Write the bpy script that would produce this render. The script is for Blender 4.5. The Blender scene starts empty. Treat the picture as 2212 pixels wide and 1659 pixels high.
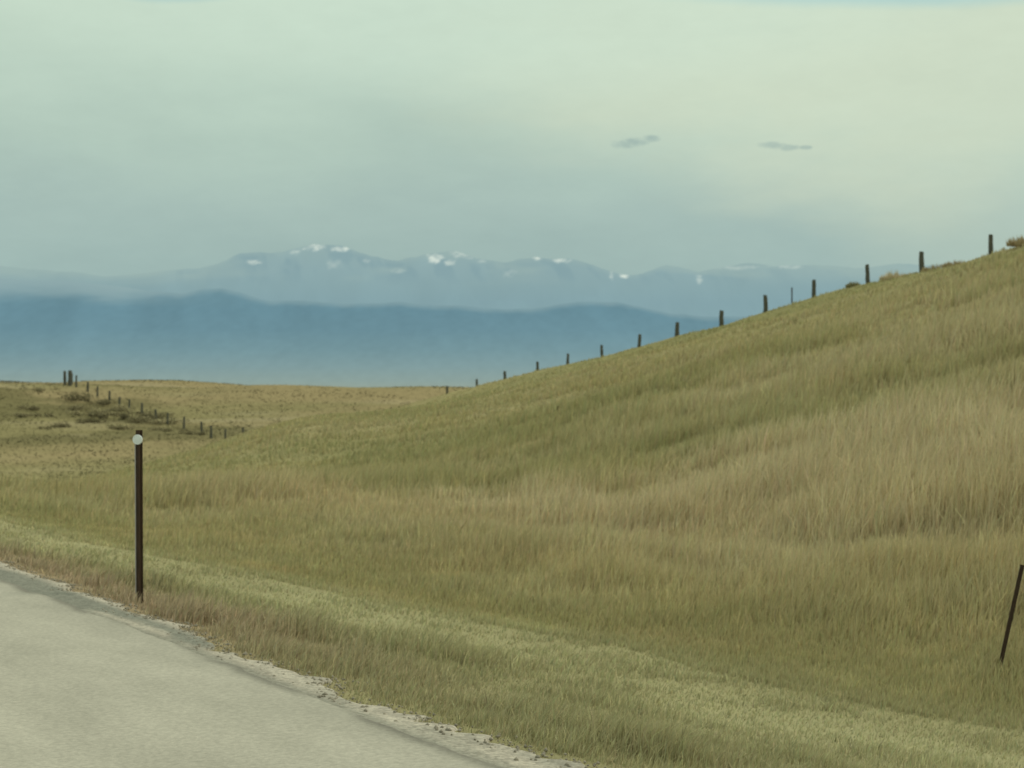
import bpy, bmesh, math, random
import numpy as np
from mathutils import Vector, Matrix
random.seed(4); rng=np.random.default_rng(7)
scene=bpy.context.scene
coll=scene.collection
TH=math.radians(31.3); CS,SN=math.cos(TH),math.sin(TH)
def to_st(x,y): return -x*SN+y*CS, x*CS+y*SN
def to_xy(s,t): return -s*SN+t*CS, s*CS+t*SN
def lin(r,g,b):
    f=lambda c:(c/255/12.92 if c/255<=0.04045 else ((c/255+0.055)/1.055)**2.4)
    return np.array([f(r),f(g),f(b)])
def sm(a,b,x):
    v=np.clip((x-a)/(b-a),0,1); return v*v*(3-2*v)
# ---------- numpy noise ----------
def _h(i,j,seed):
    n=(i.astype(np.int64)*374761393+j.astype(np.int64)*668265263+seed*1274126177)&0xffffffff
    n=((n^(n>>13))*1274126177)&0xffffffff
    n=n^(n>>16)
    return (n&0xffffff)/float(0xffffff)
def vn(x,y,seed=0):
    x=np.asarray(x,float);y=np.asarray(y,float)
    i=np.floor(x);j=np.floor(y);fx=x-i;fy=y-j
    fx=fx*fx*(3-2*fx);fy=fy*fy*(3-2*fy)
    a=_h(i,j,seed);b=_h(i+1,j,seed);c=_h(i,j+1,seed);d=_h(i+1,j+1,seed)
    return (a*(1-fx)+b*fx)*(1-fy)+(c*(1-fx)+d*fx)*fy
def fbm(x,y,seed=0,o=4):
    r=0;a=.5;n=0
    x=np.asarray(x,float);y=np.asarray(y,float)
    for k in range(o):
        r=r+a*vn(x,y,seed+k*17);n+=a;a*=.5;x=x*2.03+11.3;y=y*2.03+5.7
    return r/n
# ---------- terrain ----------
gz=[8.06,7.36,7.17,6.65,5.99,5.29,4.92,4.25,3.75,3.26,2.87,2.32,1.84,1.33]
GS=[-400,-40,20]+[56.5+4.07*i for i in range(14)]+[1100]
GZ=[17,16,13]+[z-.15 for z in gz]+[1.18-.13*(1100-109.4)]
LS=[-30000,30,45,60,80,100,125,145,160,174,189,206,300,350,500,2000,30000]
LZ=[0,0,-.8,-1.7,-3.0,-4.0,-5.0,-4.2,-2.6,-1.2,.7,2.9,3.7,4.0,1,-10,-30]
def cross(t):
    return np.interp(t,[-12,-9,-5.8,-5.4,3.4,3.75,4.6,6,8,10],[-.7,-.7,-.1,-.03,-.03,-.05,-.2,-.45,-.68,-.74])
def roadz(s): return np.interp(s,[300,500,2000,30000],[0,.5,-9,-28])
def ground(s,t):
    s=np.asarray(s,float);t=np.asarray(t,float)
    L=np.interp(s,LS,LZ)
    r=sm(4.5,15,np.abs(t+1)-1)
    F=cross(t)+L*r+roadz(s)*(1-r)
    F=F-np.clip(.028*(t-61),-1.2,8)*sm(170,260,s)
    hf=sm(9,20,t)
    F=F+(fbm(s/40,t/40,3,3)-.5)*.7*sm(25,90,t)
    F=F+(fbm(s/24,t/28,6,3)-.5)*2.4*sm(165,200,s)
    F=F+(fbm(s/400,t/400,5,3)-.5)*6*sm(450,1500,np.hypot(s,t))
    tt=np.minimum(t,61)
    aa=s+2.25*(61-tt)
    g=np.interp(aa,GS,GZ)-.035*np.maximum(t-61,0)
    g=g+1.9*sm(112,142,aa)*sm(45,85,s)*sm(132,106,s)*sm(60,50,t)*sm(12,26,t)
    g=np.maximum(g,-60)
    k=np.clip(.22+.008*(np.abs(s)-15),.22,.8)
    m=np.maximum(F,g)
    z=m+k*np.log(np.exp((F-m)/k)+np.exp((g-m)/k))
    z=z+hf*((fbm(s/9,t/5,9,3)-.5)*.5*(1-.85*sm(38,52,t))+(fbm(s/2,t/1.2,12,2)-.5)*.12*(1-sm(100,140,s)))
    return z
def gz_xy(x,y):
    s,t=to_st(x,y); return float(ground(s,t))
# ---------- zone colours (albedo) ----------
GOLD=np.array([.545,.44,.215]);STRAW=np.array([.665,.555,.335]);GREEN=np.array([.365,.345,.155])
OLIVE=np.array([.44,.39,.185]);MOWN=np.array([.545,.505,.275]);RED=np.array([.48,.365,.235]);VERGE=np.array([.44,.40,.21])
BROWN=np.array([.475,.37,.195])
FARF=np.array([.42,.335,.175])
def bounds(s,t):
    tu=np.clip(9.05-.10*s,5.4,10)+(fbm(s/3,t*0,21,3)-.5)*.8
    tl=np.clip(6.9-.10*s,4.4,7)+(fbm(s/2.2,t*0+3,22,3)-.5)*1.4
    return tu,tl
def mix(a,b,f): return a*(1-f[...,None])+b*f[...,None]
def zonecol(s,t):
    s=np.asarray(s,float);t=np.asarray(t,float)
    tu,tl=bounds(s,t)
    n1=fbm(s/16,t/4.5,31,4); n2=fbm(s/3.0,t/1.3,32,3); n3=fbm(s/30,t/10,33,3); n4=fbm(s/1.0,t/.8,35,2);n5=fbm(s/8,t/3,37,4)
    one=np.ones_like(s)
    c=mix(GOLD,STRAW,sm(.30,.75,n2)*.6)*one[...,None]
    c=mix(c,BROWN,sm(.45,.70,n5)*.45)
    c=mix(c,OLIVE,sm(.36,.66,n1)*.7)
    c=mix(c,GREEN,sm(.44,.72,n3)*.45)
    c=mix(c,STRAW,sm(55,15,s)*sm(7,18,t)*sm(.62,.38,n1)*.65)
    fl=sm(35,85,s+1.0*(t-20))*sm(150,120,s)*.4
    c=mix(c,np.array([.43,.405,.185]),fl)
    toe=sm(6.0,0,t-tu)*.65
    c=mix(c,GREEN*1.05,toe*sm(.35,.6,n2*.4+n4*.2+n5*.4+.08))
    ff=mix(FARF,np.array([.345,.30,.145]),sm(.35,.65,fbm(s/14,t/34,40,4)))
    ff=mix(ff,STRAW*.8,sm(.52,.78,fbm(s/6,t/24,44,3))*.45)
    ff=mix(ff,OLIVE*.5,sm(.46,.62,fbm(s/10,t/12,46,4))*sm(148,162,s)*sm(225,200,s)*sm(90,60,t)*.8)
    c=mix(c,ff,sm(100,160,s))
    c=mix(c,np.array([.21,.17,.11])*one[...,None],sm(.40,.52,fbm(s/60,t/60,41,3))*sm(225,285,s)*.85)
    m=sm(.7,-.5,t-tu)
    mo=mix(MOWN,VERGE*1.05,sm(.36,.60,n2*.5+n5*.5)*.75)
    c=mix(c,mo,m)
    v=sm(.9,-.9,t-tl)
    ve=mix(VERGE*one[...,None],MOWN*.92,sm(.4,.7,n4*.5+n5*.5)*.7)
    ve=mix(ve,RED,sm(5.3,4.2,t)*sm(6,12,s)*sm(.25,.5,n2)*.85)
    c=mix(c,ve,v)
    return c
# ---------- helpers ----------
def mesh_obj(name,verts,faces,mat=None,smooth=False):
    me=bpy.data.meshes.new(name)
    me.from_pydata(verts,[],faces)
    if smooth: me.polygons.foreach_set('use_smooth',[True]*len(me.polygons))
    ob=bpy.data.objects.new(name,me);coll.objects.link(ob)
    if mat: me.materials.append(mat)
    return ob
def np_mesh(name,V,loops,starts,totals,mat,cols,smooth=False):
    me=bpy.data.meshes.new(name)
    me.vertices.add(len(V));me.vertices.foreach_set('co',V.astype(np.float32).ravel())
    me.loops.add(len(loops));me.loops.foreach_set('vertex_index',loops.astype(np.int32))
    me.polygons.add(len(starts));me.polygons.foreach_set('loop_start',starts.astype(np.int32));me.polygons.foreach_set('loop_total',totals.astype(np.int32))
    if smooth: me.polygons.foreach_set('use_smooth',np.ones(len(starts),bool))
    me.update(calc_edges=True)
    if cols is not None:
        a=me.color_attributes.new('tint','FLOAT_COLOR','POINT')
        cc=np.ones((len(V),4),np.float32);cc[:,:3]=cols;a.data.foreach_set('color',cc.ravel())
    me.materials.append(mat)
    ob=bpy.data.objects.new(name,me);coll.objects.link(ob);return ob
def grid_mesh(name,X,Y,Z,mat,cols):
    n,m=X.shape
    V=np.stack([X,Y,Z],-1).reshape(-1,3)
    idx=np.arange(n*m).reshape(n,m)
    q=np.stack([idx[:-1,:-1],idx[:-1,1:],idx[1:,1:],idx[1:,:-1]],-1).reshape(-1,4)
    return np_mesh(name,V,q.ravel(),np.arange(len(q))*4,np.full(len(q),4),mat,cols.reshape(-1,3),True)
def new_mat(name):
    m=bpy.data.materials.new(name);m.use_nodes=True
    nt=m.node_tree;b=nt.nodes['Principled BSDF'];b.inputs['Roughness'].default_value=.9
    b.inputs['Specular IOR Level'].default_value=.15
    return m,nt,b
def N(nt,t,**k):
    n=nt.nodes.new(t)
    for a,v in k.items(): setattr(n,a,v)
    return n
# ---------- materials ----------
def ground_mat():
    m,nt,b=new_mat('dry_ground')
    at=N(nt,'ShaderNodeAttribute',attribute_name='tint')
    tc=N(nt,'ShaderNodeNewGeometry')
    n=N(nt,'ShaderNodeTexNoise');n.inputs['Scale'].default_value=.8;n.inputs['Detail'].default_value=6;n.inputs['Roughness'].default_value=.6
    nt.links.new(tc.outputs['Position'],n.inputs['Vector'])
    r=N(nt,'ShaderNodeMapRange');r.inputs['From Min'].default_value=.3;r.inputs['From Max'].default_value=.7;r.inputs['To Min'].default_value=.88;r.inputs['To Max'].default_value=1.1
    nt.links.new(n.outputs['Fac'],r.inputs['Value'])
    v=N(nt,'ShaderNodeVectorMath',operation='SCALE')
    nt.links.new(at.outputs['Color'],v.inputs[0]);nt.links.new(r.outputs[0],v.inputs['Scale'])
    nt.links.new(v.outputs[0],b.inputs['Base Color']);b.inputs['Specular IOR Level'].default_value=0
    return m
def blade_mat(name,up=0.0,tl=.35):
    m=bpy.data.materials.new(name);m.use_nodes=True;nt=m.node_tree
    nt.nodes.remove(nt.nodes['Principled BSDF']);out=nt.nodes['Material Output']
    at=N(nt,'ShaderNodeAttribute',attribute_name='tint')
    d=N(nt,'ShaderNodeBsdfDiffuse');tr=N(nt,'ShaderNodeBsdfTranslucent');mx=N(nt,'ShaderNodeMixShader');mx.inputs[0].default_value=tl
    nt.links.new(at.outputs['Color'],d.inputs[0]);nt.links.new(at.outputs['Color'],tr.inputs[0])
    if up>0:
        g=N(nt,'ShaderNodeNewGeometry');a=N(nt,'ShaderNodeVectorMath',operation='ADD');a.inputs[1].default_value=(0,0,up)
        nt.links.new(g.outputs['Normal'],a.inputs[0]);nn=N(nt,'ShaderNodeVectorMath',operation='NORMALIZE');nt.links.new(a.outputs[0],nn.inputs[0]);nt.links.new(nn.outputs[0],d.inputs['Normal'])
    nt.links.new(d.outputs[0],mx.inputs[1]);nt.links.new(tr.outputs[0],mx.inputs[2]);nt.links.new(mx.outputs[0],out.inputs[0])
    return m
def haze_mat(name,w=.88):  # aerial haze painted in: the tint glows as emission over a little diffuse
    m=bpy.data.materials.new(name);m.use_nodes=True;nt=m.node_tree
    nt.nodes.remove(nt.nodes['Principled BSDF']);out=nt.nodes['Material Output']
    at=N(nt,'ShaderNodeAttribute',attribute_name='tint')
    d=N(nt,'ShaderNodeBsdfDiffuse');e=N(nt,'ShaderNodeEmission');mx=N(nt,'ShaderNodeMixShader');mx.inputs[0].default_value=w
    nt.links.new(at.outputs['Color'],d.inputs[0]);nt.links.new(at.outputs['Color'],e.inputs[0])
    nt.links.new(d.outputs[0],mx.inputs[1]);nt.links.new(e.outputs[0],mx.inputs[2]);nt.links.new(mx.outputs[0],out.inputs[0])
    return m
# ---------- ground ----------
def geo(a,b,n): return list(np.geomspace(a,b,n))
sv=np.array(sorted([-x for x in geo(62,26000,40)]+list(np.arange(-60,-6,2.0))+list(np.arange(-6,45,.3))+list(np.arange(45,240,1.0))+geo(241,26000,110)))
tv=np.array(sorted([-x for x in geo(12.5,26000,50)]+list(np.arange(-12,3,1.0))+list(np.arange(3,13,.15))+list(np.arange(13,90,.5))+geo(90.5,26000,110)))
S,T=np.meshgrid(sv,tv,indexing='ij')
Z=ground(S,T)
X,Y=to_xy(S,T)
gc=zonecol(S,T)
D=np.hypot(X,Y)
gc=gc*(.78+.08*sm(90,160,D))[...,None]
gc=mix(gc,np.array([.28,.32,.25]),sm(1500,15000,D)*.9)  # distance haze painted into the far ground colour
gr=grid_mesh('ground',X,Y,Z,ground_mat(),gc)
gr['kind']='structure';gr['label']='rolling dry prairie ground with a grassy cut slope';gr['category']='ground'
# ---------- road ----------
m,nt,b=new_mat('worn_asphalt')
g=N(nt,'ShaderNodeNewGeometry')
mp=N(nt,'ShaderNodeMapping');mp.inputs['Rotation'].default_value=(0,0,-TH);
nt.links.new(g.outputs['Position'],mp.inputs['Vector'])
n1=N(nt,'ShaderNodeTexNoise');n1.inputs['Scale'].default_value=35;n1.inputs['Detail'].default_value=6;n1.inputs['Roughness'].default_value=.8
nt.links.new(mp.outputs[0],n1.inputs['Vector'])
mp2=N(nt,'ShaderNodeMapping');mp2.inputs['Scale'].default_value=(1.6,.5,1);nt.links.new(mp.outputs[0],mp2.inputs['Vector'])
n2=N(nt,'ShaderNodeTexNoise');n2.inputs['Scale'].default_value=1.8;n2.inputs['Detail'].default_value=8;n2.inputs['Roughness'].default_value=.6
nt.links.new(mp2.outputs[0],n2.inputs['Vector'])
cr=N(nt,'ShaderNodeValToRGB');cr.color_ramp.elements[0].position=.3;cr.color_ramp.elements[0].color=(.455,.425,.335,1);cr.color_ramp.elements[1].position=.7;cr.color_ramp.elements[1].color=(.57,.53,.42,1)
nt.links.new(n2.outputs['Fac'],cr.inputs[0])
r=N(nt,'ShaderNodeMapRange');r.inputs['From Min'].default_value=.3;r.inputs['From Max'].default_value=.7;r.inputs['To Min'].default_value=.76;r.inputs['To Max'].default_value=1.2
nt.links.new(n1.outputs['Fac'],r.inputs['Value'])
at=N(nt,'ShaderNodeAttribute',attribute_name='tint')
v=N(nt,'ShaderNodeVectorMath',operation='SCALE');nt.links.new(cr.outputs[0],v.inputs[0]);nt.links.new(r.outputs[0],v.inputs['Scale'])
v2=N(nt,'ShaderNodeVectorMath',operation='MULTIPLY');nt.links.new(v.outputs[0],v2.inputs[0]);nt.links.new(at.outputs['Color'],v2.inputs[1])
nt.links.new(v2.outputs[0],b.inputs['Base Color'])
bp=N(nt,'ShaderNodeBump');bp.inputs['Strength'].default_value=.4;bp.inputs['Distance'].default_value=.006
nt.links.new(n1.outputs['Fac'],bp.inputs['Height']);nt.links.new(bp.outputs[0],b.inputs['Normal'])
rs=np.array(list(np.arange(-60,-2,1.))+list(np.arange(-2,30,.06))+list(np.arange(30,300,2.))+geo(300,2500,30))
edge=3.405+(fbm(rs/.5,rs*0,51,3)-.5)*.09*(rs<31)
rows=1-(1-np.linspace(0,1,81))**1.9
RS=np.repeat(rs[:,None],81,1);RT=-5.4+(edge[:,None]+5.4)*rows[None,:]
RX,RY=to_xy(RS,RT);RZ=roadz(RS)+0*RT-.006*np.abs(RT+1)/4
RZ[:,-1]-=.03
tn=1-.45*sm(.10,.0,np.abs(RT-edge[:,None]))*sm(.25,.5,fbm(RS/.8,RT/.3,55,2))
tn=tn*(1-.06*sm(.55,.2,np.abs(RT-.9)))*(1-.04*sm(.5,.1,np.abs(RT-2.4)))*(1-.10*sm(.4,.1,np.abs(RT-edge[:,None])))
tint=np.repeat(tn[...,None],3,2)
rd=grid_mesh('road',RX,RY,RZ,m,tint);rd['kind']='structure';rd['label']='pale weathered asphalt highway with crumbling edge';rd['category']='road'
# ---------- gravel shoulder ----------
m,nt,b=new_mat('gravel')
g=N(nt,'ShaderNodeNewGeometry')
vo=N(nt,'ShaderNodeTexVoronoi');vo.inputs['Scale'].default_value=48
nt.links.new(g.outputs['Position'],vo.inputs['Vector'])
at=N(nt,'ShaderNodeAttribute',attribute_name='tint')
sp=N(nt,'ShaderNodeSeparateColor');nt.links.new(vo.outputs['Color'],sp.inputs[0])
r=N(nt,'ShaderNodeMapRange');r.inputs['To Min'].default_value=.75;r.inputs['To Max'].default_value=1.2;nt.links.new(sp.outputs[0],r.inputs['Value'])
v=N(nt,'ShaderNodeVectorMath',operation='SCALE');nt.links.new(at.outputs['Color'],v.inputs[0]);nt.links.new(r.outputs[0],v.inputs['Scale']);nt.links.new(v.outputs[0],b.inputs['Base Color'])
bp=N(nt,'ShaderNodeBump');bp.inputs['Strength'].default_value=.5;bp.inputs['Distance'].default_value=.01;bp.invert=True
nt.links.new(vo.outputs['Distance'],bp.inputs['Height']);nt.links.new(bp.outputs[0],b.inputs['Normal'])
gravel_m=m
def gedge(s):
    s=np.asarray(s,float)
    return 3.71+(fbm(s/.8,s*0+2,61,3)-.5)*.38+(vn(s/.13,s*0,62)-.5)*.16+.13*sm(9,12,s)
gs=np.arange(-3,45,.03)
gw=np.linspace(0,1,17)
ge=gedge(gs)
GS2=np.repeat(gs[:,None],17,1);GT=3.31+(ge[:,None]-3.31)*gw[None,:]
GX,GY=to_xy(GS2,GT);GZ2=ground(GS2,GT)+.016+(fbm(GS2/.12,GT/.12,66,2)-.5)*.012
GZ2[:,0]=-.05
GZ2[:,-1]-=.03
dk=sm(.24,.42,fbm(GS2/1.1,GT/.25,67,3))*sm(8.8,9.6,GS2)*sm(3.76,3.64,GT)+sm(.45,.6,fbm(GS2/.7,GT/.2,68,3))*sm(8.8,7,GS2)*.4
light=np.array([.53,.475,.37]);dark=np.array([.235,.235,.185])
lt=light*(.72+.5*fbm(GS2/.35,GT/.12,69,4))[...,None]
gcol=mix(lt,dark,np.clip(np.maximum(dk*.9,sm(3.53,3.43,GT)*.65),0,1))
sh=grid_mesh('gravel_shoulder',GX,GY,GZ2,gravel_m,gcol);sh['kind']='structure';sh['label']='narrow crushed gravel shoulder beside the asphalt';sh['category']='road shoulder'
# loose stones
ns=2800
ss=rng.uniform(2,32,ns);ttv=gedge(ss)+rng.normal(-.02,.07,ns);ttv=np.clip(ttv,3.46,4.0)
sx,sy=to_xy(ss,ttv);sz=ground(ss,ttv)+.016
base=np.array([[1,0,0],[-1,0,0],[0,1,0],[0,-1,0],[0,0,.8],[0,0,-.8]],float)
tri=np.array([[0,2,4],[2,1,4],[1,3,4],[3,0,4],[2,0,5],[1,2,5],[3,1,5],[0,3,5]])
rad=rng.uniform(.005,.013,ns)
Vs=base[None]*rad[:,None,None]*rng.uniform(.6,1.3,(ns,6,1))
an=rng.uniform(0,6.28,ns);c_,s_=np.cos(an)[:,None],np.sin(an)[:,None]
Vr=np.stack([Vs[...,0]*c_-Vs[...,1]*s_,Vs[...,0]*s_+Vs[...,1]*c_,Vs[...,2]],-1)+np.stack([sx,sy,sz],-1)[:,None]
lo=(tri[None]+np.arange(ns)[:,None,None]*6).reshape(-1)
cst=np.repeat((light*rng.uniform(.7,1.05,(ns,1)))[:,None,:],6,1).reshape(-1,3)
st=np_mesh('loose_gravel',Vr.reshape(-1,3),lo,np.arange(ns*8)*3,np.full(ns*8,3),blade_mat('stone'),cst)
st['kind']='stuff';st['label']='loose crushed stones along the road edge';st['category']='gravel'
# ---------- grass blades ----------
def blades(name,s,t,h,w,lean,col,label,rootdark=.62,up=.9,tl=.2,tipb=1.1):
    n=len(s)
    x,y=to_xy(s,t);z=ground(s,t)-.02
    P=np.stack([x,y,z],-1)
    a=rng.uniform(0,2*np.pi,n)
    side=np.stack([np.cos(a),np.sin(a),np.zeros(n)],-1)
    la=rng.normal(.35,1.0,n)
    ld=np.stack([np.cos(la),np.sin(la),np.zeros(n)],-1)
    mid=P+ld*(lean*h*.25)[:,None];mid[:,2]+=h*.55
    tip=P+ld*(lean*h)[:,None];tip[:,2]+=h*np.sqrt(np.clip(1-lean**2*.6,.2,1))
    V=np.stack([P-side*w[:,None]*.5,P+side*w[:,None]*.5,mid+side*w[:,None]*.42,mid-side*w[:,None]*.42,tip],1)
    i=np.arange(n)*5
    q=np.stack([i,i+1,i+2,i+3],-1);tr=np.stack([i+3,i+2,i+4],-1)
    loops=np.concatenate([q,tr],1).ravel()
    st=np.stack([np.arange(n)*7,np.arange(n)*7+4],-1).ravel();tot=np.tile([4,3],n)
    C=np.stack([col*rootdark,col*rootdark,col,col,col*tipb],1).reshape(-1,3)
    ob=np_mesh(name,V.reshape(-1,3),loops,st,tot,blade_mat(name,up,tl),np.clip(C,0,.9))
    ob['kind']='stuff';ob['label']=label;ob['category']='grass'
    return ob
def sample(n,y0,y1,p,xr=.40):
    u=rng.uniform(0,1,n)
    q=1-p
    Yv=(y0**q+u*(y1**q-y0**q))**(1/q)
    Xv=rng.uniform(-xr,xr,n)*Yv+rng.uniform(-1,1,n)
    return to_st(Xv,Yv)+(Yv,)
def jcol(c,n,a=.13):
    c=c*rng.lognormal(0,a,(n,1)); c=c*(1+rng.normal(0,.035,(n,3))); return np.clip(c,.01,.85)
# slope
s,t,d=sample(500000,9,145,1.35)
tu,tl=bounds(s,t)
k=(t>tu-.1)&(s<150)&(rng.uniform(0,1,len(s))>sm(115,148,s))
s,t,d=s[k],t[k],d[k];n=len(s);tu=tu[k]
hn=fbm(s/2.5,t/1.6,71,3)
h=(.16+.40*sm(.3,.7,hn))*sm(-.4,6,t-tu)*rng.uniform(.45,1.35,n)+.08
h*=1-.5*sm(45,58,t)
h*=1-.5*sm(35,70,s)
h*=1-.5*sm(80,130,s)
w=np.clip(d*.00068,.005,.08)*rng.uniform(.5,1.5,n)
c=jcol(zonecol(s,t),n,.10)
cl=sm(.6,.72,fbm(s/.5,t/.4,72,2))*sm(50,20,s)
c=c*(1+.16*cl)[:,None]
weed=rng.uniform(0,1,n)<.005
c[weed]*=.55
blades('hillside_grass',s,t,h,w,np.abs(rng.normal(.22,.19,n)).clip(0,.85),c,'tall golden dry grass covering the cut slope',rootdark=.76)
# verge
s,t,d=sample(330000,5.5,45,1.7)
tu,tl=bounds(s,t)
k=(t<tu+.1)&(t>gedge(s)-.02);s,t,d,tl,tu=s[k],t[k],d[k],tl[k],tu[k];n=len(s)
ver=sm(.5,-.5,t-tl)
h=(.04+ver*.065*sm(.25,.7,fbm(s/.9,t/.7,75,3)))*rng.uniform(.5,1.5,n)*(.35+.65*sm(0,.35,t-gedge(s)))
h*=1+.8*sm(.5,.7,fbm(s/.7,t/.5,76,3))
w=np.clip(d*.0008,.004,.03)*rng.uniform(.5,1.4,n)
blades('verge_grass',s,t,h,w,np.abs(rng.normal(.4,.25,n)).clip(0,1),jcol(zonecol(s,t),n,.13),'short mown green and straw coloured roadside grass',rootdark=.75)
# far field
s,t,d=sample(120000,110,420,1.2)
k=(s>125)|(rng.uniform(0,1,len(s))<sm(112,125,s));s,t,d=s[k],t[k],d[k]
n=len(s)
blades('prairie_grass',s,t,rng.uniform(.04,.12,n)*(.5+fbm(s/8,t/8,78,3)),d*.0012*rng.uniform(.5,1.4,n),np.abs(rng.normal(.2,.15,n)),jcol(zonecol(s,t)*.86,n,.04),'dry brown prairie grass on the rolling field',rootdark=1.,up=8,tl=0,tipb=1.0)
# ---------- fence posts ----------
m,nt,b=new_mat('weathered_wood')
g=N(nt,'ShaderNodeTexCoord');mp=N(nt,'ShaderNodeMapping');mp.inputs['Scale'].default_value=(14,14,1.5);nt.links.new(g.outputs['Object'],mp.inputs[0])
n1=N(nt,'ShaderNodeTexNoise');n1.inputs['Scale'].default_value=3;n1.inputs['Detail'].default_value=5;nt.links.new(mp.outputs[0],n1.inputs['Vector'])
cr=N(nt,'ShaderNodeValToRGB');cr.color_ramp.elements[0].position=.3;cr.color_ramp.elements[0].color=(.055,.06,.05,1);cr.color_ramp.elements[1].position=.75;cr.color_ramp.elements[1].color=(.17,.16,.12,1)
nt.links.new(n1.outputs['Fac'],cr.inputs[0]);nt.links.new(cr.outputs[0],b.inputs['Base Color'])
wood=m
def post_mesh(name,h,r,seed,mat,sides=10):
    rd=random.Random(seed);V=[];Fc=[]
    levels=[-.35,0,.25*h,.5*h,.75*h,h-.05,h-.008,h]
    bx,by=0,0
    for li,z in enumerate(levels):
        rr=r*(1.08-.16*max(z,0)/h)
        if li>=5: rr*=[.99,.9,.6][li-5]
        bx+=rd.uniform(-.008,.008);by+=rd.uniform(-.008,.008)
        for k in range(sides):
            a=k/sides*2*math.pi; q=rr*rd.uniform(.9,1.1)
            V.append((bx+q*math.cos(a),by+q*math.sin(a),z+(.012*math.sin(a) if li>=6 else 0)))
    for l in range(len(levels)-1):
        for k in range(sides):
            a=l*sides+k;b2=l*sides+(k+1)%sides
            Fc.append((a,b2,b2+sides,a+sides))
    Fc.append(tuple((len(levels)-1)*sides+k for k in range(sides)))
    return mesh_obj(name,V,Fc,mat,True)
hs=[.92,1.2,1.0,.95,.95,.93,.82,.8,.78,.70,.64,.58,.55,.58]
def place_post(s,t,h,r,i):
    p=post_mesh('fence_post',h,r,i,wood)
    x,y=to_xy(s,t);p.location=(x,y,float(ground(s,t)))
    p.rotation_euler=(random.gauss(0,.03),random.gauss(0,.03),random.uniform(0,6))
    p['label']='weathered dark wooden fence post on the grassy crest' if s<115 else 'weathered dark wooden fence post in the rolling prairie'
    p['category']='fence post';p['group']='fence posts along the hill and field'
for i in range(14):
    place_post(56.5+4.07*i+random.gauss(0,.08)-(.0 if i else .25),61+random.gauss(0,.08),hs[i]+.0,random.uniform(.10,.13)*(1 if i<8 else .85),i)
i=14
for k in range(22,38):
    s=56.5+4.07*k
    place_post(s+random.gauss(0,.3),61+random.gauss(0,.15),random.uniform(1.2,1.5),random.uniform(.10,.135),i);i+=1
place_post(204.6,60.4,1.9,.24,99)
place_post(205.4,60.0,1.75,.18,98)
# steel posts
def t_post(h,q=1.5):
    bm=bmesh.new()
    prof=[(-.018,-.004),(.018,-.004),(.018,.004),(.004,.004),(.004,.03),(-.004,.03),(-.004,.004),(-.018,.004)]
    prof=[(a*q,b_*q) for a,b_ in prof]
    v0=[bm.verts.new((a,b_,-.3)) for a,b_ in prof];v1=[bm.verts.new((a,b_,h)) for a,b_ in prof]
    for k in range(8): bm.faces.new((v0[k],v0[(k+1)%8],v1[(k+1)%8],v1[k]))
    bm.faces.new(v1)
    for zz in np.arange(.1,h-.03,.06):
        bmesh.ops.create_cube(bm,size=1,matrix=Matrix.Translation((0,-.0065*q,zz))@Matrix.Diagonal((.014*q,.005*q,.012,1)))
    bmesh.ops.recalc_face_normals(bm,faces=bm.faces)
    me=bpy.data.meshes.new('steel_fence_post');bm.to_mesh(me);bm.free()
    o=bpy.data.objects.new('steel_fence_post',me);coll.objects.link(o);return o
m,nt,b=new_mat('rusty_steel')
n1=N(nt,'ShaderNodeTexNoise');n1.inputs['Scale'].default_value=12;n1.inputs['Detail'].default_value=6
cr=N(nt,'ShaderNodeValToRGB');cr.color_ramp.elements[0].position=.35;cr.color_ramp.elements[0].color=(.035,.024,.015,1);cr.color_ramp.elements[1].position=.7;cr.color_ramp.elements[1].color=(.09,.055,.035,1)
nt.links.new(n1.outputs['Fac'],cr.inputs[0]);nt.links.new(cr.outputs[0],b.inputs['Base Color']);b.inputs['Roughness'].default_value=.6
rust=m
o=t_post(.94,1.9);o.data.materials.append(rust);x,y=to_xy(70.7,61.1);o.location=(x,y,float(ground(70.7,61.1)))
o['label']='thin steel fence post between the wooden posts';o['category']='fence post';o['group']='fence posts along the hill and field'
o=t_post(.85,.85);o.name='leaning_stake';o.data.materials.append(rust);o.location=(3.535,12.15,gz_xy(3.535,12.15)+.0);o.rotation_euler=(math.radians(-3),math.radians(13.5),0)
o['label']='thin dark steel stake leaning over in tall grass';o['category']='stake'
o=post_mesh('marker_stake',.42,.05,321,wood);o.location=(-17.3,58,gz_xy(-17.3,58)+.12);o['label']='short dark wooden stake standing in the grass';o['category']='stake'
# ---------- delineator ----------
px,py=-2.82,12.64;pz=gz_xy(px,py)+.01
e=bpy.data.objects.new('roadside_delineator',None);coll.objects.link(e);e.location=(px,py,pz);e.empty_display_size=.2
e['label']='dark steel delineator post with round white reflector at the verge';e['category']='delineator post'
bm=bmesh.new()
pr=[(-.030,0),(-.030,.004),(-.014,.004),(-.010,.028),(.010,.028),(.014,.004),(.030,.004),(.030,0),(.011,0),(.0075,.024),(-.0075,.024),(-.011,0)]
pr=[(a*.88,-b_) for a,b_ in pr]
HP=1.30
v0=[bm.verts.new((a,b_,-.3)) for a,b_ in pr];v1=[bm.verts.new((a,b_,HP)) for a,b_ in pr]
for k in range(12): bm.faces.new((v0[k],v0[(k+1)%12],v1[(k+1)%12],v1[k]))
bm.faces.new(v1)
bmesh.ops.recalc_face_normals(bm,faces=bm.faces)
me=bpy.data.meshes.new('post');bm.to_mesh(me);bm.free();me.materials.append(rust)
po=bpy.data.objects.new('post',me);coll.objects.link(po);po.parent=e
m,nt,b=new_mat('flange_highlight_paint');b.inputs['Base Color'].default_value=(.45,.42,.40,1);b.inputs['Roughness'].default_value=.5  # pale colour paints the highlight on the left flange
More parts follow.
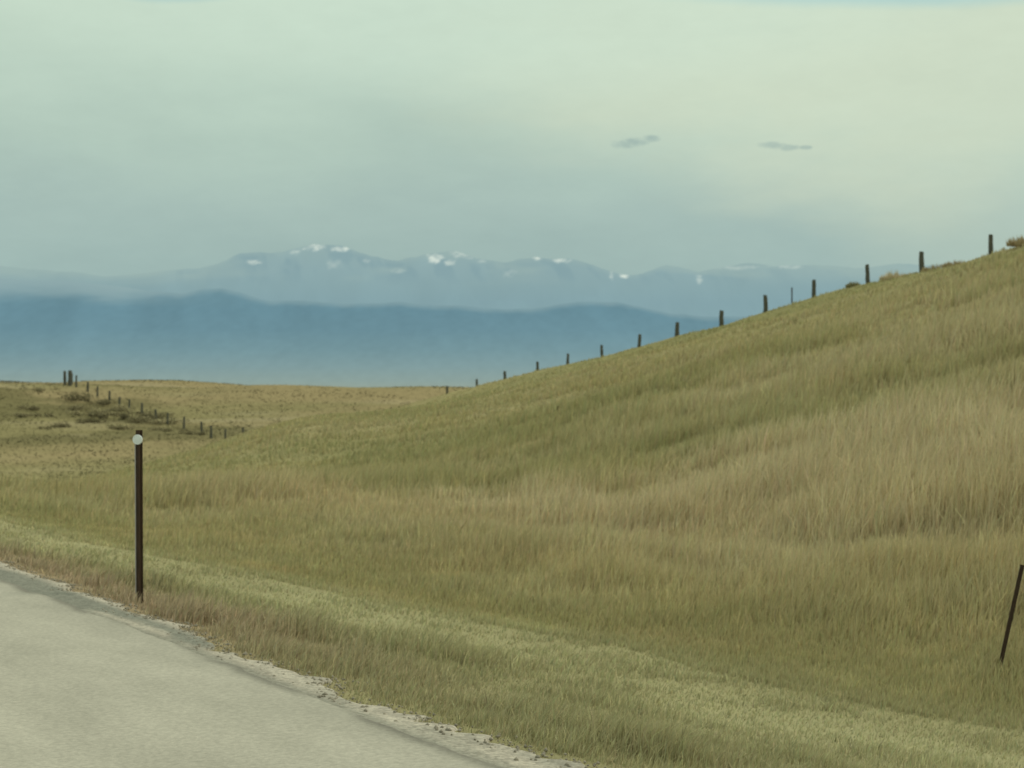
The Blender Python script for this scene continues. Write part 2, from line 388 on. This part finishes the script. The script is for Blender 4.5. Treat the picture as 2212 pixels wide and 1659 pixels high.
bm=bmesh.new();bmesh.ops.create_cube(bm,size=1,matrix=Matrix.Translation((-.0305,-.003,.62))@Matrix.Diagonal((.008,.010,1.2,1)))  # thin strip added to carry the flange highlight
me=bpy.data.meshes.new('flange_highlight');bm.to_mesh(me);bm.free();me.materials.append(m)
fo=bpy.data.objects.new('flange_highlight',me);coll.objects.link(fo);fo.parent=e
m,nt,b=new_mat('white_reflector');b.inputs['Base Color'].default_value=(.80,.84,.82,1);b.inputs['Roughness'].default_value=.3
n1=N(nt,'ShaderNodeTexVoronoi');n1.inputs['Scale'].default_value=160;bp=N(nt,'ShaderNodeBump');bp.inputs['Strength'].default_value=.3;nt.links.new(n1.outputs['Distance'],bp.inputs['Height']);nt.links.new(bp.outputs[0],b.inputs['Normal'])
bm=bmesh.new()
rings=[(.038,0),(.038,-.010),(.034,-.014),(.031,-.012),(.0,-.016)]
prev=None
for rr,yy in rings:
    cur=[bm.verts.new((rr*math.cos(a),yy,rr*math.sin(a))) for a in np.linspace(0,2*math.pi,28,endpoint=False)] if rr>0 else [bm.verts.new((0,yy,0))]
    if prev:
        for k in range(28):
            if len(cur)>1: bm.faces.new((prev[k],prev[(k+1)%28],cur[(k+1)%28],cur[k]))
            else: bm.faces.new((prev[k],prev[(k+1)%28],cur[0]))
    prev=cur
bmesh.ops.recalc_face_normals(bm,faces=bm.faces)
me=bpy.data.meshes.new('reflector');bm.to_mesh(me);bm.free();me.materials.append(m)
ro=bpy.data.objects.new('reflector',me);coll.objects.link(ro);ro.parent=e;ro.location=(0,-.030,HP-.072)
e.rotation_euler=(0,math.radians(-.3),math.radians(-8))
# ---------- shrubs ----------
sm_m=blade_mat('shrub_leaves',.6,.2)
def shrub(x,y,wd,ht,seed,col,label):
    r=np.random.default_rng(seed);n=900
    nl=r.integers(6,11);cx=r.normal(0,.42,(nl,2))*wd;ch=r.uniform(.3,1,nl)*ht;cr_=r.uniform(.15,.36,nl)*wd
    li=r.integers(0,nl,n);dv=r.normal(0,1,(n,3));dv/=np.linalg.norm(dv,axis=1)[:,None];rr=r.uniform(.3,1.2,n)**.6
    P=np.zeros((n,3));P[:,0]=cx[li,0]+dv[:,0]*rr*cr_[li];P[:,1]=cx[li,1]+dv[:,1]*rr*cr_[li];P[:,2]=ch[li]*.45+dv[:,2]*rr*ch[li]*.55
    P[:,2]=np.abs(P[:,2])
    u1=r.normal(0,1,(n,3));u1/=np.linalg.norm(u1,axis=1)[:,None];u2=np.cross(u1,r.normal(0,1,(n,3)));u2/=np.linalg.norm(u2,axis=1)[:,None]
    sz=r.uniform(.03,.06,n)[:,None]*max(wd,1)*.8
    V=np.stack([P-u1*sz,P+u2*sz*.5,P+u1*sz,P-u2*sz*.5],1)
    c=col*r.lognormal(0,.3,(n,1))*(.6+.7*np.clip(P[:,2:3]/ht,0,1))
    SV=[];nsn=14
    for q in range(nsn):
        a=r.uniform(0,6.28);e_=np.array([math.cos(a)*wd*.3,math.sin(a)*wd*.3,ht*r.uniform(.5,.9)]);b0=np.array([0,0,-.1]);w_=np.array([-math.sin(a),math.cos(a),0])*.03
        SV.append([b0-w_,b0+w_,e_+w_*.4,e_-w_*.4])
    SV=np.array(SV);Vall=np.concatenate([V.reshape(-1,3),SV.reshape(-1,3)])
    call=np.concatenate([np.repeat(c,4,0),np.tile([[.09,.07,.04]],(nsn*4,1))])
    nf=n+nsn
    ob=np_mesh('sage_shrub',Vall,np.arange(nf*4),np.arange(nf)*4,np.full(nf,4),sm_m,call)
    ob.location=(x,y,gz_xy(x,y)-.12);ob['label']=label;ob['category']='shrub';ob['group']='wild shrubs on the prairie'
dkc=np.array([.26,.225,.125])
for k,(x,y,wd,ht) in enumerate([(-51.5,195,3.0,1.2),(-48.3,195,2.8,1.0),(-46.3,182,2.8,1.0),(-43,182,3.6,1.1),(-39.9,178,3.2,1.1),(-37.6,178,2.8,.9),(-46,170,2.5,.7),(-54,184,2.2,.6),(-41.5,186,2.8,.9),(-44.5,176,2.4,.7),(-49,188,2.4,.8),(-36,172,2.0,.6),(-33,170,1.6,.5),(-57,200,1.8,.6),(-44.8,190,2.6,.8),(-38.5,183,2.2,.7),(-51,178,2.6,.6),(-41,172,2.4,.6)]):
    shrub(x,y,wd,ht,100+k,dkc*(.8+.3*(k%3)),'low dark grey-green sage shrub on the dry field')
# grass tufts on the crest
tuft_m=blade_mat('pale_tuft',.9,.2)
for k,(s_,t_,wd,ht,cl,lb) in enumerate([(62.6,60.9,1.8,.55,STRAW,'pale tan dry grass tuft on the hill crest'),(61.2,60.9,1.5,.32,GOLD,'low golden grass clump beside a fence post'),(59.2,60.8,2.6,.42,BROWN*.9,'low brown grass clump on the hill crest'),(58.2,60.8,2.0,.34,BROWN*.95,'low brown grass clump on the hill crest'),(54.0,60.9,2.4,.58,BROWN*.95,'tall straw brown grass clump on the hill crest'),(65.6,60.9,1.0,.36,OLIVE*.75,'small brown grass clump beside a fence post')]):
    r=np.random.default_rng(55+k);n=420
    a=r.uniform(0,6.28,n);rad=r.uniform(0,1,n)**.6*.3*wd;hh=r.uniform(.4,1.1,n)*ht*(1.1-.6*rad/(.3*wd))
    P=np.stack([rad*np.cos(a)*1.3,rad*np.sin(a)*.8,np.full(n,-.05)],-1);tp=P+np.stack([np.cos(a)*hh*.25,np.sin(a)*hh*.25,hh],-1)
    b2=r.uniform(0,6.28,n);sd=np.stack([np.cos(b2),np.sin(b2),0*b2],-1)*.035
    V=np.stack([P-sd,P+sd,tp],1).reshape(-1,3)
    o=np_mesh('grass_tuft',V,np.arange(n*3),np.arange(n)*3,np.full(n,3),tuft_m,np.repeat(cl*r.uniform(.8,1.2,(n,1)),3,0))
    x,y=to_xy(s_,t_);o.location=(x,y,gz_xy(x,y));o['label']=lb;o['category']='grass tuft'
# ---------- mountains ----------
def ridge(name,xs,Yc,depth0,depth1,H,rows,colf,mat,seed,gul):
    vv=np.concatenate([np.linspace(0,1,rows),1+np.linspace(0,1,10)[1:]])
    XX,VV=np.meshgrid(xs,vv,indexing='xy')
    YY=np.where(VV<=1,Yc-depth0*(1-VV),Yc+depth1*(VV-1))
    HH=np.repeat(H[None,:],len(vv),0)
    pf=np.where(VV<=1,VV**1.15,(2-VV)**1.2)
    ng=fbm(XX/gul,YY/(gul*2.5),seed,4)-.5
    Zz=HH*pf*(1+ng*.5*(1-np.clip(VV,0,1)**3)*np.clip(VV*3,0,1))-60*(1-np.clip(pf*6,0,1))
    c=colf(XX,Zz,HH,VV,ng)
    return grid_mesh(name,XX,YY,Zz,mat,c)
fx=[-3000,-1200,-500,-100,0,100,200,330,400,440,480,520,580,700,850,1000,1080,1150,1210,1270,1330,1390,1450,1500,1600,1800,2200,3000,5000]
fy=[620,600,575,590,602,608,614,628,634,625,624,632,648,653,654,660,668,668,657,650,653,664,678,680,684,676,672,668,670]
xs=np.arange(-15000,15001,30.)
H=5*(840-np.interp(xs/5+1106,fx,fy))+(fbm(xs/300,xs*0,81,4)-.5)*50
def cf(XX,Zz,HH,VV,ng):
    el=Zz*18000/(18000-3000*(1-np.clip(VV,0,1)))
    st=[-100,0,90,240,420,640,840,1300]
    cs=[lin(150,162,148),lin(147,162,150),lin(140,161,156),lin(130,157,159),lin(118,150,157),lin(108,143,154),lin(105,141,153),lin(113,149,159)]  # colours by height hold the blue haze, paler towards the base
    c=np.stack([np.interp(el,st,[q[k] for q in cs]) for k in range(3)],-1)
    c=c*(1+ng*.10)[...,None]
    # lighter and darker tone painted in for spurs and folds
    fold_tone=fbm(XX/260+Zz/500,Zz/900,84,4)-.5
    c=c*(1+.16*fold_tone*sm(150,500,el))[...,None]
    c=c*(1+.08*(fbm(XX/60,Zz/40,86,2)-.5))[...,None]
    hz=lin(145,171,173)  # cloud haze painted into the colour at upper left and along the ridge
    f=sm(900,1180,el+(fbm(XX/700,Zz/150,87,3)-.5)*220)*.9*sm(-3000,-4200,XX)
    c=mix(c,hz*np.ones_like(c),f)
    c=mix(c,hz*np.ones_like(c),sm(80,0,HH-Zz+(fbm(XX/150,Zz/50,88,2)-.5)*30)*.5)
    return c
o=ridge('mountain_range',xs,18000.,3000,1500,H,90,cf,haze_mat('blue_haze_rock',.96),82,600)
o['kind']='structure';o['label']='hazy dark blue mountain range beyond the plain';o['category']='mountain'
bx=[-3000,-1000,-300,0,100,200,350,470,520,600,680,750,800,860,920,980,1030,1090,1160,1230,1300,1380,1440,1510,1600,1700,1780,1900,2200,3000,5000]
by=[600,580,572,577,585,596,590,572,553,541,528,535,556,566,553,541,560,566,553,560,584,592,578,586,574,571,577,574,580,580,600]
xs=np.arange(-24000,24001,25.)
H=8.333*(840-np.interp(xs/8.333+1106,bx,by))+(fbm(xs/700,xs*0,91,5)-.5)*170
snow=[(680,534,20,5,1),(735,537,15,4,1),(550,566,10,4,.7),(940,557,12,8,1),(1000,548,20,7,.5),(1160,557,7,3.5,1),(1215,562,16,3.5,.9),(1320,596,5,5,.9),(1348,596,7,4,1),(1510,603,5,6,.45),(975,566,10,5,.7),(1600,578,36,3,.3),(1700,576,30,3,.3),(640,545,8,3.5,.5),(790,565,6,5,.4),(1040,565,7,4,.4),(860,585,10,4,.25),(720,570,12,7,.25),(1100,590,14,5,.2)]
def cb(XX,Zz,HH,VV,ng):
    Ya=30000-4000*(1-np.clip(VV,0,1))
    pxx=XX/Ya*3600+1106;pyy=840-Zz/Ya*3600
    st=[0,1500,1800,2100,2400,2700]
    cs=[lin(133,164,170),lin(134,164,170),lin(138,167,171),lin(142,170,173),lin(146,173,174),lin(149,175,175)]  # haze tones put into the colour, paler with height
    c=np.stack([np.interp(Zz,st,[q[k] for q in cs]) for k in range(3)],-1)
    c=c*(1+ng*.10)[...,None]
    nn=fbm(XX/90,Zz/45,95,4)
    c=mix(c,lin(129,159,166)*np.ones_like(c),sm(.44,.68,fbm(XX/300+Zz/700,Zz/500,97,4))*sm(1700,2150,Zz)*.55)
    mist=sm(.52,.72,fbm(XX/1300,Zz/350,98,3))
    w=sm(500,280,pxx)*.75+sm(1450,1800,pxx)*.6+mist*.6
    hz=lin(156,180,176)*np.ones_like(c)  # low mist painted over the peaks and ridge edge
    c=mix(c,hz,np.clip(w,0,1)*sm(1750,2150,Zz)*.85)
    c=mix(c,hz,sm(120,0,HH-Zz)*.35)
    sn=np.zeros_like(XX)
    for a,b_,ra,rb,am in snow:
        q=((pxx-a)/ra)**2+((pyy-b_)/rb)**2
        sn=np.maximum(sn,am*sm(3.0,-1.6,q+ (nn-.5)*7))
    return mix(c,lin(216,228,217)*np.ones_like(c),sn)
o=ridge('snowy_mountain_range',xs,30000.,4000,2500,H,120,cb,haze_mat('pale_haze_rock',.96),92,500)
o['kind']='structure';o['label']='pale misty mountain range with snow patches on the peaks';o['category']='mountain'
# ---------- world ----------
w=bpy.data.worlds.new('World');scene.world=w;w.use_nodes=True;nt=w.node_tree
bg=nt.nodes['Background']
tc=N(nt,'ShaderNodeTexCoord');sep=N(nt,'ShaderNodeSeparateXYZ');nt.links.new(tc.outputs['Generated'],sep.inputs[0])
def M(op,a,b=None,c=None,clamp=False):
    n=N(nt,'ShaderNodeMath',operation=op);n.use_clamp=clamp
    for i,v in enumerate((a,b,c)):
        if v is None: continue
        if isinstance(v,(int,float)): n.inputs[i].default_value=v
        else: nt.links.new(v,n.inputs[i])
    return n.outputs[0]
x_,y_,z_=sep.outputs
ramp=N(nt,'ShaderNodeValToRGB');els=ramp.color_ramp
stops=[(0,(154,179,178)),(.05,(155,181,178)),(.075,(158,183,178)),(.11,(166,189,181)),(.15,(178,200,186)),(.19,(189,210,193)),(.23,(200,220,200)),(.35,(204,222,204)),(1,(205,211,203))]
while len(els.elements)<len(stops): els.elements.new(.5)
for e_,(p,c) in zip(els.elements,stops): e_.position=p
for e_,(p,c) in zip(els.elements,stops):
    e_.position=p;l=lin(*c);e_.color=(l[0],l[1],l[2],1)
mpw=N(nt,'ShaderNodeMapping');mpw.inputs['Scale'].default_value=(2.2,2.2,7);nt.links.new(tc.outputs['Generated'],mpw.inputs[0])
nw=N(nt,'ShaderNodeTexNoise');nw.inputs['Scale'].default_value=2.6;nw.inputs['Detail'].default_value=8;nw.inputs['Roughness'].default_value=.55;nt.links.new(mpw.outputs[0],nw.inputs['Vector'])
nzo=M('SUBTRACT',nw.outputs['Fac'],.5)
zz=M('ADD',z_,M('MULTIPLY',nzo,.06))
nt.links.new(M('MAXIMUM',zz,0.0),ramp.inputs[0])
ysafe=M('MAXIMUM',y_,.05)
ux=M('DIVIDE',x_,ysafe);uz=M('DIVIDE',z_,ysafe)
def blob(cx,cz,rx,rz,nz=None,amp=0):
    a=M('DIVIDE',M('SUBTRACT',ux,cx),rx);b_=M('DIVIDE',M('SUBTRACT',uz,cz),rz)
    q=M('ADD',M('MULTIPLY',a,a),M('MULTIPLY',b_,b_))
    if nz is not None: q=M('ADD',q,M('MULTIPLY',nz,amp))
    n=N(nt,'ShaderNodeMapRange');n.interpolation_type='SMOOTHSTEP';n.inputs['From Min'].default_value=1.3;n.inputs['From Max'].default_value=0.;n.inputs['To Min'].default_value=0;n.inputs['To Max'].default_value=1
    nt.links.new(q,n.inputs['Value']);return n.outputs[0]
def cmix(fac,a,col,amt):
    n=N(nt,'ShaderNodeMix',data_type='RGBA')
    nt.links.new(M('MULTIPLY',fac,amt),n.inputs[0]);nt.links.new(a,n.inputs[6])
    if isinstance(col,tuple): n.inputs[7].default_value=(*lin(*col),1)
    else: nt.links.new(col,n.inputs[7])
    return n.outputs[2]
nf=N(nt,'ShaderNodeTexNoise');nf.inputs['Scale'].default_value=70;nf.inputs['Detail'].default_value=5;nf.inputs['Roughness'].default_value=.65
mpf=N(nt,'ShaderNodeMapping');mpf.inputs['Scale'].default_value=(.6,.6,1.6);nt.links.new(tc.outputs['Generated'],mpf.inputs[0]);nt.links.new(mpf.outputs[0],nf.inputs['Vector'])
nfo=M('SUBTRACT',nf.outputs['Fac'],.5)
col=ramp.outputs[0]
col=cmix(blob(.23,.200,.27,.095,nzo,2.0),col,(215,226,199),.68)
col=cmix(blob(.31,.14,.13,.11,nzo,2.0),col,(201,214,191),.32)
col=cmix(blob(-.03,.235,.3,.06,nzo,2.0),col,(207,227,207),.6)
sky=N(nt,'ShaderNodeTexSky');sky.sky_type='NISHITA';sky.sun_disc=False;sky.sun_elevation=math.radians(42);sky.sun_rotation=math.radians(65)
sk=N(nt,'ShaderNodeVectorMath',operation='SCALE');nt.links.new(sky.outputs[0],sk.inputs[0]);sk.inputs['Scale'].default_value=.10
col=cmix(blob(.22,.247,.17,.018,nzo,1.2),col,(160,206,210),.75)
col=cmix(blob(-.20,.243,.05,.011,nzo,1.2),col,(158,198,200),.8)
def cloudlet(parts):
    out=None
    for p in parts:
        bb=blob(*p,nfo,4.5)
        out=bb if out is None else M('MAXIMUM',out,bb)
    return out
col=cmix(cloudlet([(.066,.1465,.010,.0032),(.075,.1480,.010,.0030),(.083,.1498,.006,.0026)]),col,(154,177,170),.75)
col=cmix(cloudlet([(.157,.1460,.010,.0030),(.165,.1450,.008,.0022),(.176,.1448,.004,.0014)]),col,(160,182,173),.7)
mm=N(nt,'ShaderNodeVectorMath',operation='SCALE');nt.links.new(col,mm.inputs[0]);nt.links.new(M('ADD',M('MULTIPLY',nzo,.15),M('MULTIPLY_ADD',nfo,.08,1.0)),mm.inputs['Scale']);col=mm.outputs[0]
n=N(nt,'ShaderNodeMix',data_type='RGBA');n.inputs[0].default_value=.04;nt.links.new(col,n.inputs[6]);nt.links.new(sk.outputs[0],n.inputs[7])
nt.links.new(n.outputs[2],bg.inputs['Color']);bg.inputs['Strength'].default_value=1.0
# sun
ld=bpy.data.lights.new('sun','SUN');ld.energy=1.2;ld.angle=math.radians(12);ld.color=(1,.93,.80)
lo_=bpy.data.objects.new('sun',ld);coll.objects.link(lo_)
el,az=math.radians(42),math.radians(65)
dv=Vector((math.sin(az)*math.cos(el),math.cos(az)*math.cos(el),math.sin(el)))
lo_.rotation_euler=dv.to_track_quat('Z','Y').to_euler()
# camera
cd=bpy.data.cameras.new('camera');cam=bpy.data.objects.new('camera',cd);coll.objects.link(cam)
cam.location=(0,0,1.5);cam.rotation_euler=(math.radians(90.167),0,0);cd.lens=58.6;cd.sensor_width=36;cd.clip_end=90000;cd.clip_start=.1
cd.dof.use_dof=True;cd.dof.focus_distance=6;cd.dof.aperture_fstop=6.5
scene.camera=cam
scene.view_settings.view_transform='Standard';scene.view_settings.look='None';scene.view_settings.exposure=0
